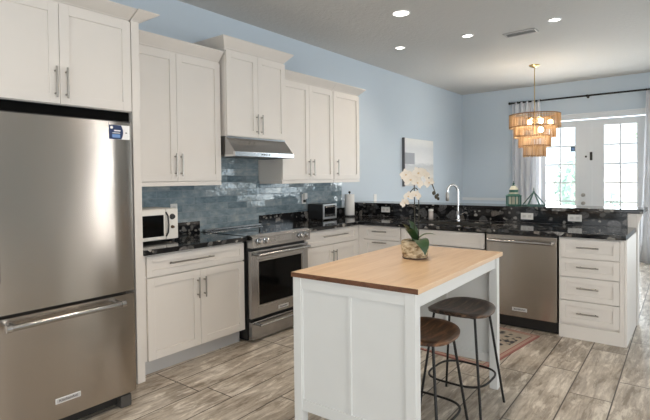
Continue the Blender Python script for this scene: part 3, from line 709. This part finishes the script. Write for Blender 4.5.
def make_stool(label, cx, cy, mat):
    t = thing('counter_stool', label, 'stool', (cx, cy, 0), 'counter stools at the island'); zs = .628
    stool_seat_mesh(mat, t, (cx, cy), zs)
    ring = []
    for (sx_, sy_) in ((1, 1), (1, -1), (-1, -1), (-1, 1)):
        p1 = (cx+sx_*.125, cy+sy_*.115, zs-.038); p0 = (cx+sx_*.19, cy+sy_*.195, 0)
        m = MB(); m.cyl(p0, p1, .0075, 10); m.build('leg', IRON, t)
    m = MB(); n = 40; z = .20
    se = lambda v: math.copysign(abs(v)**.62, v)
    m.tube([(cx+.178*se(math.cos(2*PI*i/n)), cy+.179*se(math.sin(2*PI*i/n)), z) for i in range(n)], .0065, 8, closed=True); m.build('foot_ring', IRON, t)
    m = MB(); m.tube([(cx+.12, cy-.11, zs-.046), (cx+.12, cy+.11, zs-.046), (cx-.12, cy+.11, zs-.046), (cx-.12, cy-.11, zs-.046)], .006, 6, closed=True); m.build('seat_frame', IRON, t)
    return t
make_stool('dark brown saddle-seat stool with black legs, farther one, fully pulled into view', 2.55, 2.79, SEAT)
make_stool('reddish brown saddle-seat stool with black legs, nearer one, half hidden by island end panel', 2.555, 2.235, SEAT2)

# ------------------------------------------------------------------ things on the counters
t = thing('microwave', 'cream retro microwave with two knobs on the left counter', 'microwave', (.2, 2.06, .914)); R = Run('L', .37)
m = MB(); m.box(.04, .35, 1.83, 2.30, .93, 1.178, .012); m.build('shell', CREAM, t)
m = MB(); R.box(m, 1.835, 2.185, -.021, 0, .935, 1.173, .006); d = m.build('door', CREAM, t)
m = MB(); R.box(m, 1.86, 2.165, -.001, .003, .963, 1.13, .001); m.build('window', OGLASS, d)
m = MB(); m.tube([(.371, 2.187, 1.15), (.39, 2.193, 1.12), (.395, 2.196, 1.055), (.39, 2.193, .99), (.371, 2.187, .96)], .006, 8); m.build('handle', BLACKP, d)
m = MB(); R.box(m, 2.188, 2.297, -.021, 0, .935, 1.173, .004); m.build('control_panel', CREAM, t)
for z, r in ((1.112, .023), (1.03, .013)):
    m = MB(); m.lathe([(r, 0), (r, .004), (r*.8, .006), (r*.75, .02), (0, .021)], (.37, 2.243, z), 18, 'x'); m.build('knob', BLACKP if z > 1.1 else plain('bronze knob', (.12, .07, .04), .4, .6), t)
for (x, y) in ((.07, 1.86), (.07, 2.27), (.33, 1.86), (.33, 2.27)):
    m = MB(); m.cyl((x, y, .914), (x, y, .931), .014, 10); m.build('foot', BLACKP, t)
t = thing('power_plug', 'black plug and cord in the outlet behind the microwave', 'plug', (.03, 2.52, 1.1))
m = MB(); m.box(.0165, .045, 2.49, 2.52, 1.10, 1.135, .004); m.build('plug', BLACKP, t)
m = MB(); m.tube([(.045, 2.505, 1.115), (.075, 2.50, 1.11), (.085, 2.485, 1.08), (.07, 2.46, 1.045), (.045, 2.43, 1.0), (.03, 2.40, .97)], .004, 8); m.build('cord', BLACKP, t)

t = thing('toaster_oven', 'small black and steel toaster oven under the end wall cabinet', 'toaster oven', (.15, 4.45, .914))
m = MB(); m.box(.03, .255, 4.325, 4.575, .928, 1.105, .008); m.build('shell', plain('black shell', (.02, .02, .021), .25), t)
m = MB(); fr = .018; X0, X1 = .255, .268
m.box(X0, X1, 4.325, 4.325+fr, .93, 1.103, .002); m.box(X0, X1, 4.575-fr, 4.575, .93, 1.103, .002); m.box(X0, X1, 4.343, 4.557, .93, .955, .002); m.box(X0, X1, 4.343, 4.557, 1.085, 1.103, .002); m.build('front_frame', plain('toaster steel', (.66, .66, .66), .38, 1), t)
m = MB(); m.box(.2545, .262, 4.343, 4.557, .985, 1.085); dd = m.build('door_window', BGLASS, t)
m = MB(); m.cyl((.285, 4.355, 1.072), (.285, 4.545, 1.072), .006, 8); m.tube([(.262, 4.365, 1.072), (.285, 4.365, 1.072)], .005, 8); m.tube([(.262, 4.535, 1.072), (.285, 4.535, 1.072)], .005, 8); m.build('handle', CHROME2, dd)
m = MB(); m.box(.2545, .264, 4.343, 4.557, .955, .985); cp = m.build('control_strip', BLACKP, t)
for a in (4.39, 4.45, 4.51):
    m = MB(); m.lathe([(.01, 0), (.009, .014), (0, .015)], (.264, a, .97), 12, 'x'); m.build('knob', CHROME2, cp)
for (x, y) in ((.05, 4.345), (.05, 4.555), (.24, 4.345), (.24, 4.555)):
    m = MB(); m.cyl((x, y, .914), (x, y, .929), .01, 8); m.build('foot', BLACKP, t)

t = thing('paper_towel_holder', 'dark paper towel holder with knob top in the counter corner', 'paper towel holder', (.16, 5.0, .914))
m = MB(); m.lathe([(.075, 0), (.075, .012), (.02, .016), (.006, .018), (.006, .30), (.014, .302), (.016, .314), (.010, .324), (0, .326)], (.16, 5.0, .914), 24); m.build('stand', IRON, t)
m = MB(); m.lathe([(.022, .019), (.060, .019), (.062, .022), (.062, .282), (.060, .285), (.022, .285), (.022, .019)], (.16, 5.0, .914), 28); tag(m.build('paper_towel_roll', PAPER), 'white paper towel roll on the dark holder', 'paper towel roll')

t = thing('faucet', 'tall chrome gooseneck faucet behind the sink', 'faucet', (1.57, 5.14, .914)); fx, fy = 1.555, 5.13
m = MB(); m.lathe([(.028, 0), (.028, .008), (.02, .014), (.019, .10), (.016, .106)], (fx, fy, .914), 18); bs = m.build('base', CHROME2, t)
arc = [(fx, fy, 1.0), (fx, fy, 1.24)]
dx, dy = -.70, -.71
for i in range(1, 13):
    a = PI*i/12; q = .062*(1-math.cos(a)); arc.append((fx+dx*q, fy+dy*q, 1.24+.075*math.sin(a)))
arc.append((fx+dx*.124, fy+dy*.124, 1.22))
m = MB(); m.tube(arc, .0125, 14); m.build('neck', CHROME2, t)
m = MB(); e = arc[-1]; m.tube([(e[0], e[1], 1.235), (e[0], e[1], 1.21), (e[0], e[1], 1.15), (e[0], e[1], 1.135)], [.0135, .018, .019, .014], 14); m.build('spray_head', CHROME, t)
m = MB(); m.tube([(fx+.018, fy, .975), (fx+.05, fy-.01, .985), (fx+.085, fy-.02, 1.01)], [.009, .008, .007], 10); m.build('lever', CHROME2, bs)
t = thing('soap_bottle', 'small pale soap bottle with white pump lid behind the sink', 'bottle', (1.20, 5.14, .914)); 
m = MB(); m.lathe([(.026, .001), (.028, .006), (.028, .082), (.022, .09), (0, .091)], (1.205, 5.17, .914), 18); m.build('bottle', plain('pale soap', (.55, .50, .47), .25), t)
m = MB(); m.lathe([(.028, .091), (.029, .094), (.029, .112), (.026, .116), (0, .116)], (1.205, 5.17, .914), 18); m.build('lid', PLATE, t)

def outlet(label, c, facing, w=.125, h=.068, group=None):
    t = thing('wall_outlet', label, 'outlet', c, group); x, y, z = c
    m = MB()
    if facing == 'y': m.box(x-w/2, x+w/2, y-.006, y, z-h/2, z+h/2, .002)
    else: m.box(x, x+.006, y-w/2, y+w/2, z-h/2, z+h/2, .002)
    m.build('plate', PLATE, t)
    for s in (-1, 1):
        m = MB(); k = s*max(w, h)*.22
        hor = w > h
        if facing == 'y':
            cx, cz = (x+k, z) if hor else (x, z+k); m.box(cx-.016, cx+.016, y-.0075, y-.006, cz-.014, cz+.014, .0005)
        else:
            cy, cz = (y+k, z) if hor else (y, z+k); m.box(x+.006, x+.0075, cy-.016, cy+.016, cz-.014, cz+.014, .0005)
        m.build('socket', plain('socket grey %d' % random.randint(0, 10**6), (.62, .61, .58), .4), t)
    return t
outlet('white outlet plate on the granite left of the orchid, nearest the corner', (.545, 5.2485, 1.0), 'y')
outlet('white outlet plate on the granite above the left half of the dishwasher', (2.262, 5.2485, .982), 'y')
outlet('white outlet plate on the granite above the four-drawer cabinet', (2.714, 5.2485, .982), 'y')
outlet('white outlet plate on the tile behind the microwave', (.0085, 2.505, 1.135), 'x', .07, .115)
outlet('white outlet plate on the tile left of the toaster oven', (.0085, 4.275, 1.165), 'x', .07, .115)
t = thing('light_switch', 'small white switch on the bare wall right of the paper towels', 'switch', (.001, 5.86, 1.1))
m = MB(); m.box(.0005, .007, 5.825, 5.895, 1.055, 1.17, .002); m.build('plate', PLATE, t); m = MB(); m.box(.007, .010, 5.85, 5.87, 1.09, 1.135, .001); m.build('rocker', LWHITE, t)
t = thing('wall_plug', 'white plug-in device on the outlet beside the toaster oven', 'plug', (.02, 4.275, 1.19))
m = MB(); m.box(.0165, .05, 4.25, 4.30, 1.165, 1.235, .006); m.build('body', PLATE, t); m = MB(); m.box(.0165, .04, 4.258, 4.292, 1.125, 1.158, .004); m.build('black_plug', BLACKP, t)

# lanterns on the bar
t = thing('pagoda_lantern', 'small green and cream pagoda lantern with finial on the bar ledge', 'lantern', (2.065, 5.45, 1.083)); c = (2.065, 5.45, 1.083)
def hexp(m, r0, r1, z0, z1, n=6):
    m.lathe([(r0, z0), (r1, z1)], c, n); m.sm = False
m = MB(); hexp(m, .085, .085, .0, .012); m.build('base', GREEN, t)
m = MB()
for j in range(6):
    a = PI/3*j; x, y = c[0]+.078*math.cos(a), c[1]+.078*math.sin(a); m.cyl((x, y, c[2]+.012), (x, y, c[2]+.098), .006, 6)
    x, y = c[0]+.07*math.cos(a+PI/6), c[1]+.07*math.sin(a+PI/6); m.cyl((x, y, c[2]+.012), (x, y, c[2]+.098), .004, 6)
m.build('bars', GREEN, t)
m = MB(); hexp(m, .055, .055, .0125, .095); m.build('glass_body', LCREAM, t)
m = MB(); hexp(m, .088, .088, .098, .108); hexp(m, .088, .05, .108, .128); m.build('roof', GREEN, t)
m = MB(); hexp(m, .05, .05, .128, .142); m.build('band', LCREAM, t)
m = MB(); hexp(m, .048, .048, .142, .172); m.build('upper_chamber', GREEN, t)
m = MB(); hexp(m, .052, .024, .172, .215); m.build('upper_roof', LCREAM, t)
m = MB(); m.lathe([(.022, .215), (.022, .222), (.008, .228), (.013, .24), (.004, .25), (.003, .265), (0, .27)], c, 10); m.build('finial', TERRA, t)
t = thing('wire_terrarium', 'open wire cone terrarium with spiked top on the bar ledge', 'terrarium', (2.277, 5.45, 1.083)); c = (2.277, 5.45, 1.083)
m = MB(); n = 6; r = .115
pb = [(c[0]+r*math.cos(2*PI*i/n+.3), c[1]+r*math.sin(2*PI*i/n+.3), c[2]+.005) for i in range(n)]
m.tube(pb, .006, 6, closed=True)
for q in pb: m.tube([q, (c[0], c[1], c[2]+.15)], .006, 6)
m.build('frame', TERRA, t)
m = MB(); m.lathe([(.008, .146), (.01, .155), (.004, .165), (.006, .175), (0, .20)], c, 10); m.build('finial', TERRA, t)

# orchid
t = thing('potted_orchid', 'cream orchid in a woven pale pot on the island', 'potted orchid', (2.30, 2.655, .902)); c = (2.305, 2.66, .902)
m = MB(); m.lathe([(.066, .001), (.074, .008), (.084, .055), (.086, .10), (.078, .112), (.072, .112), (.07, .095), (0, .093)], c, 28); m.build('pot', POT, t)
m = MB(); m.lathe([(.068, 0), (.074, 0), (.078, .008), (.068, .008)], c, 24); m.build('saucer', plain('dark pot foot', (.06, .03, .025), .6), t)
m = MB(); m.lathe([(.0, .105), (.04, .108), (.068, .098), (.068, .0955)], c, 18); m.build('moss', plain('moss', (.09, .08, .035), .95), t)
def leaf(pts, w, mat):
    m = MB(); bm = m.bm; n = len(pts); P = [Vector(p) for p in pts]; L, R_, C_ = [], [], []
    for i, p in enumerate(P):
        s = i/(n-1); ww = w*math.sin(PI*min(1, .12+.88*s))**.7 if s < 1 else 0.001
        tg = (P[min(i+1, n-1)]-P[max(i-1, 0)]).normalized(); sd = tg.cross(Vector((0, 0, 1)))
        if sd.length < .2: sd = Vector((.8, .6, 0))
        sd.normalize(); nn = sd.cross(tg)
        L.append(bm.verts.new(p-sd*ww+nn*ww*.3)); R_.append(bm.verts.new(p+sd*ww+nn*ww*.3)); C_.append(bm.verts.new(p))
    for i in range(n-1):
        bm.faces.new((L[i], C_[i], C_[i+1], L[i+1])); bm.faces.new((C_[i], R_[i], R_[i+1], C_[i+1]))
    bmesh.ops.solidify(bm, geom=bm.faces[:], thickness=.003); m.sm = True
    return m.build('leaf', mat, t)
def bez(p0, p1, p2, n=9): 
    p0, p1, p2 = Vector(p0), Vector(p1), Vector(p2)
    return [p0*(1-s)**2+p1*2*s*(1-s)+p2*s*s for s in [i/(n-1) for i in range(n)]]
right = Vector((.786, .618, 0)); near = Vector((.618, -.786, 0))
B = Vector((c[0], c[1], c[2]+.10))
def at(r, n, z): return B+right*r+near*n+Vector((0, 0, z))
leaf(bez(at(0, 0, 0), at(-.02, .02, .07), at(-.09, .05, .12)), .036, LEAF)
leaf(bez(at(0, .01, 0), at(-.04, .04, .09), at(-.06, .10, .085)), .03, LEAF)
leaf(bez(at(.0, .04, .01), at(.015, .13, .05), at(.035, .135, -.07)), .050, LEAF)
leaf(bez(at(.01, 0, 0), at(.05, .0, .065), at(.125, .02, .045)), .020, LEAFL)
leaf(bez(at(0, -.01, 0), at(.0, -.03, .10), at(-.03, -.05, .13)), .03, LEAF)
m = MB(); s1 = bez(at(.0, 0, -.01), at(.0, 0, .22), at(-.005, .02, .335), 12); s1b = bez(s1[-1], at(-.002, .0, .44), at(.03, -.01, .455), 6)[1:]+bez(at(.03, -.01, .455), at(.09, -.02, .44), at(.135, -.02, .295), 10)[1:]
path1 = s1+s1b; m.tube(path1, .0032, 8); m.build('stem', STEM, t)
m = MB(); s2 = bez(at(.022, 0, -.01), at(.03, 0, .2), at(.018, .03, .31), 12); s2b = bez(s2[-1], at(.0, .04, .37), at(-.055, .05, .28), 8)[1:]; m.tube(s2+s2b, .003, 8); m.build('stem', STEM, t)
def flower(p, size, face, spin):
    f = Vector(face).normalized(); q = f.to_track_quat('Z', 'Y').to_matrix().to_4x4(); M4 = Matrix.Translation(p) @ q @ Matrix.Rotation(spin, 4, 'Z')
    m = MB()
    for (ang, ln, wd) in ((90, 1, .62), (210, 1, .55), (330, 1, .55), (15, 1.0, .95), (165, 1.0, .95)):
        a = math.radians(ang); b2 = bmesh.new(); rows = []
        for i in range(6):
            s = i/5; r = size*ln*s; ww = size*wd*.55*math.sin(PI*(.06+.88*s))
            zz = size*.25*s*s - size*.05
            rows.append([b2.verts.new((r*math.cos(a)-k*ww*math.sin(a), r*math.sin(a)+k*ww*math.cos(a), zz+.12*size*abs(k)*s)) for k in (-1, 0, 1)])
        for A, Bq in zip(rows, rows[1:]):
            for k in range(2): b2.faces.new((A[k], A[k+1], Bq[k+1], Bq[k]))
        bmesh.ops.solidify(b2, geom=b2.faces[:], thickness=.0012); m.add(b2)
    m.sm = True; fl = m.build('flower', PETAL, t, xf=M4)
    m = MB(); m.ball((0, 0, size*.12), size*.16, (1, .8, 1.1)); m.build('lip', plain('lip tan %d' % random.randint(0, 10**6), (.70, .55, .36), .6), fl, xf=M4)
fv = near*1.0
for (r, n, z, sz, sp) in ((-.03, .04, .385, .046, .1), (.02, .03, .425, .044, .4), (.055, .02, .415, .04, -.3), (.09, .01, .365, .034, .6), (-.055, .02, .415, .038, .2), (.01, .055, .365, .038, -.5),
                      (-.05, .06, .285, .036, .1), (.0, .05, .29, .034, -.4), (-.07, .065, .245, .03, .5)):
    flower(at(r, n, z), sz, fv+right*random.uniform(-.5, .3)+Vector((0, 0, random.uniform(-.25, .25))), sp)
for (r, z, s_) in ((.122, .30, .010), (.137, .278, .011), (.147, .288, .008), (.150, .265, .008)):
    m = MB(); m.ball(at(r, -.015, z), s_, (1, 1, 1.3)); m.build('bud', STEM, t)

# rug
t = MB(); t.box(-.36, .36, -.49, .49, 0, .008, .002); o = t.build('rug', RUG); o.location = (2.177, 3.963, .0005); o.rotation_euler = (0, 0, math.radians(-7.5))
tag(o, 'patterned rug with red border on the floor before the dishwasher', 'rug')

# ------------------------------------------------------------------ ceiling and far room
def downlight(label, x, y, power, r=.082):
    t = thing('recessed_light', label, 'ceiling light', (x, y, H), 'recessed ceiling lights'); c = (x, y, H)
    m = MB(); m.lathe([(r+.012, -.0005), (r+.011, -.006), (r, -.010), (r-.008, -.004), (r-.008, -.0005)], c, 32); m.build('trim_ring', LWHITE, t)
    m = MB(); m.lathe([(r-.009, -.0025), (r-.009, -.0045), (0, -.0045)], c, 28); m.build('lens', LAMP, t)
    l = bpy.data.lights.new('downlight_lamp', 'SPOT'); l.energy = power; l.spot_size = math.radians(150); l.spot_blend = .8; l.color = (1, .84, .67); l.shadow_soft_size = .07
    lo = bpy.data.objects.new('downlight_lamp', l); COL.objects.link(lo); lo.parent = t; lo.location = (0, 0, -.03)
    return t
downlight('nearest and largest recessed light, above the front counter', 1.38, 4.18, 25)
downlight('round recessed light just left of the ceiling vent', 1.597, 5.33, 25, .058)
downlight('recessed light nearest the left wall, above the tall cabinets', .76, 5.267, 25, .058)
downlight('recessed light right of the vent, above the chandelier', 2.502, 5.379, 25, .058)
downlight('added unseen recessed light over the refrigerator aisle', 2.30, .75, 44)  # added out of view for warm light on the cabinets
downlight('added unseen recessed light over the range aisle', 2.35, 2.2, 70)  # also added, set away from the cabinets to light them more frontally
t = thing('ceiling_vent', 'grey slatted air vent in the ceiling', 'vent', (2.1, 5.6, H)); 
m = MB(); x0, x1, y0, y1 = 1.925, 2.275, 5.53, 5.685
m.box(x0, x1, y0, y0+.02, H-.012, H-.0005, .002); m.box(x0, x1, y1-.02, y1, H-.012, H-.0005, .002); m.box(x0, x0+.02, y0+.02, y1-.02, H-.012, H-.0005, .002); m.box(x1-.02, x1, y0+.02, y1-.02, H-.012, H-.0005, .002); m.build('frame', plain('vent grey', (.42, .42, .42), .5), t)
m = MB()
for k in range(7):
    yy = y0+.025+k*.016; m.prism([(x0+.02, yy, H-.012), (x0+.02, yy+.003, H-.012), (x0+.02, yy+.012, H-.001), (x0+.02, yy+.009, H-.001)], (x1-x0-.04, 0, 0))
m.build('slats', MATS['vent grey'], t)
m = MB(); m.box(x0+.02, x1-.02, y0+.02, y1-.02, H-.001, H-.0003); m.build('duct_mouth', DARKG, t)

# chandelier
t = thing('chandelier', 'four-tier tan fringe chandelier hanging from a brass rod', 'chandelier', (1.79, 7.37, H)); c = (1.79, 7.37, 0)
m = MB(); m.lathe([(.072, H-.001), (.072, H-.012), (.05, H-.03), (.012, H-.04), (0, H-.04)], c, 24); m.build('ceiling_plate', BRASS, t)
m = MB(); m.cyl((c[0], c[1], H-.03), (c[0], c[1], 2.02), .006, 10); m.build('rod', BRASS, t)
tiers = ((.342, 2.295, 2.105), (.280, 2.13, 1.965), (.216, 1.985, 1.83), (.150, 1.85, 1.69))
for (r, zt_, zb_) in tiers:
    m = MB(); n = int(2*PI*r/.021)
    for j in range(n):
        a = 2*PI*j/n; x, y = c[0]+r*math.cos(a), c[1]+r*math.sin(a); e = random.uniform(-.008, .008)
        m.tube([(x, y, zt_), (x+random.uniform(-.003, .003), y+random.uniform(-.003, .003), zb_+e)], .0062, 4, cap=False)
    tr_ = m.build('fringe_tier', RAFF, t)
    m = MB(); k = 48
    for z in (zt_,): m.tube([(c[0]+r*math.cos(2*PI*i/k), c[1]+r*math.sin(2*PI*i/k), z) for i in range(k)], .008, 6, closed=True)
    m.tube([(c[0]+(r+.002)*math.cos(2*PI*i/k), c[1]+(r+.002)*math.sin(2*PI*i/k), zb_+.012) for i in range(k)], .005, 6, closed=True)
    m.build('ring', RAFFD, tr_)
m = MB()
for j in range(3): 
    a = 2*PI*j/3+.5
    m.tube([(c[0], c[1], 2.32), (c[0]+(.341)*math.cos(a), c[1]+.341*math.sin(a), 2.296)], .004, 6)
    m.tube([(c[0], c[1], 2.16), (c[0]+.15*math.cos(a), c[1]+.15*math.sin(a), 2.14)], .004, 6)
m.build('spider', BRASS, t)
rtv = Vector((.786, .618, 0)); nv = Vector((.618, -.786, 0))
for (r, n_, z) in ((-.15, .19, 2.165), (.0, .2, 2.185), (.14, .19, 2.165), (0, .2, 2.06)):
    p = Vector(c)+rtv*r+nv*n_; m = MB(); m.ball((p.x, p.y, z), .036, (1, 1, 1.1), u=12, v=8); bu = m.build('bulb', BULB, t)
    m = MB(); m.tube([(p.x, p.y, z+.035), (p.x, p.y, z+.075)], .013, 8); m.tube([(p.x, p.y, z+.07), (c[0], c[1], 2.22)], .004, 6); m.build('socket', BRASS, bu)
l = bpy.data.lights.new('chandelier_lamp', 'POINT'); l.energy = 24; l.color = (1, .86, .68); l.shadow_soft_size = .08
lo = bpy.data.objects.new('chandelier_lamp', l); COL.objects.link(lo); lo.parent = t; lo.location = (0, 0, 2.12-H)

# curtain rod and curtains
ry = YB-.10; rz = 2.735
t = thing('curtain_rod', 'long black curtain rod above the glazed double doors', 'curtain rod', (2.3, ry, rz))
m = MB(); m.cyl((.96, ry, rz), (3.75, ry, rz), .0145, 12); m.build('rod', IRON, t)
m = MB(); m.lathe([(.0145, 0), (.024, -.004), (.024, -.03), (.016, -.036), (0, -.036)], (.96, ry, rz), 14, 'x'); m.build('finial', IRON, t)
for x in (1.14, 2.20, 3.55):
    m = MB(); m.tube([(x, YB-.001, rz-.01), (x, ry, rz-.012)], .007, 8); m.lathe([(.019, -.012), (.019, .012)], (x, ry, rz), 14, 'x'); m.lathe([(.022, -.006), (.022, -.0005)], (x, YB, rz-.01), 14, 'y'); m.build('bracket', IRON, t)
def curtain(label, x0, x1, flare, n, amp):
    t = thing('curtain', label, 'curtain', ((x0+x1)/2, ry, 0), 'white curtains at the glazed doors')
    m = MB(); bm = m.bm; zs = [rz+.005, rz-.05, 2.2, 1.6, 1.0, .5, .02]; cols = n*10
    rows = []
    for z in zs:
        k = (rz-z)/rz; row = []
        for i in range(cols+1):
            s = i/cols; x = x0+(x1-x0)*s+flare*k*(s-.5); y = ry+.0+amp*math.sin(2*PI*n*s+.6*k)*(1 if z < rz-.04 else .6)
            row.append(bm.verts.new((x, y-.0, z)))
        rows.append(row)
    for A, Bq in zip(rows, rows[1:]):
        for i in range(cols): bm.faces.new((A[i], A[i+1], Bq[i+1], Bq[i]))
    m.sm = True; o = m.build('panel', CURT, t)
    sm = o.modifiers.new('thick', 'SOLIDIFY'); sm.thickness = .004
    for i in range(n+1):
        m = MB(); xx = x0+(x1-x0)*i/n; k = 14
        m.tube([(xx, ry+.024*math.cos(2*PI*q/k), rz+.024*math.sin(2*PI*q/k)) for q in range(k)], .003, 6, closed=True); m.build('grommet', IRON, t)
    return t
curtain('white curtain gathered behind the chandelier, left of the doors', .985, 1.47, .0, 5, .035)
curtain('pale curtain at the right picture edge, right of the doors', 3.02, 3.52, .17, 5, .035)

# wall art
t = thing('wall_canvas', 'pale beach canvas on the left wall behind the orchid', 'picture', (.02, 7.18, 1.25))
m = MB(); m.box(.002, .045, 6.68, 7.69, 1.27, 2.03, .002); m.build('canvas', ART, t)
m = MB(); m.box(.0015, .044, 6.665, 6.68, 1.265, 2.035, .001); m.build('frame_edge', plain('dark frame edge', (.10, .10, .11), .6), t)

# ------------------------------------------------------------------ outside
m = MB(); m.box(-14, 20, YB+.16, 40, -.12, -.03); struct(m.build('terrace_ground', PAVE))
m = MB(); m.box(-12, 18, 22, 22.2, -.03, 1.7); struct(m.build('wall_garden', STUC))
def shrub(label, name, cx, cy, z0, rx, rz_, n, mat, sz, trunk=None):
    t = thing(name, label, 'plant', (cx, cy, -.03)); m = MB(); bm = m.bm
    for i in range(n):
        u = random.uniform(-1, 1); a = random.uniform(0, 2*PI); q = math.sqrt(1-u*u); rr = random.uniform(.45, 1)**.6
        p = Vector((cx+rx*rr*q*math.cos(a), cy+rx*rr*q*math.sin(a), z0+rz_*rr*u))
        if p.z < .02: p.z = .02+random.random()*.2
        d1_ = Vector((random.gauss(0, 1), random.gauss(0, 1), random.gauss(0, 1))).normalized(); d2_ = d1_.orthogonal().normalized()
        L = sz*random.uniform(.6, 1.3)
        vs = [bm.verts.new(p-d1_*L), bm.verts.new(p+d2_*L*.4), bm.verts.new(p+d1_*L), bm.verts.new(p-d2_*L*.4)]; bm.faces.new(vs)
    m.build('foliage', mat, t)
    m = MB(); m.tube([(cx, cy, -.03), (cx+.03, cy, z0*.6), (cx, cy+.02, z0)], [.09 if trunk else .03, .06 if trunk else .025, .03], 8); m.build('trunk', BARK, t)
    return t
shrub('round green shrub seen through the left glazed door', 'garden_shrub', 1.25, 13.2, 1.2, .55, .65, 700, FOL, .09)
shrub('light green tree seen high through the right glazed door', 'garden_tree', 3.35, 15.5, 3.0, 1.1, 1.3, 900, FOL2, .12, True)
shrub('low plant outside behind the right glazed door', 'garden_plant', 2.2, 11.8, .55, .28, .5, 260, FOL, .09)
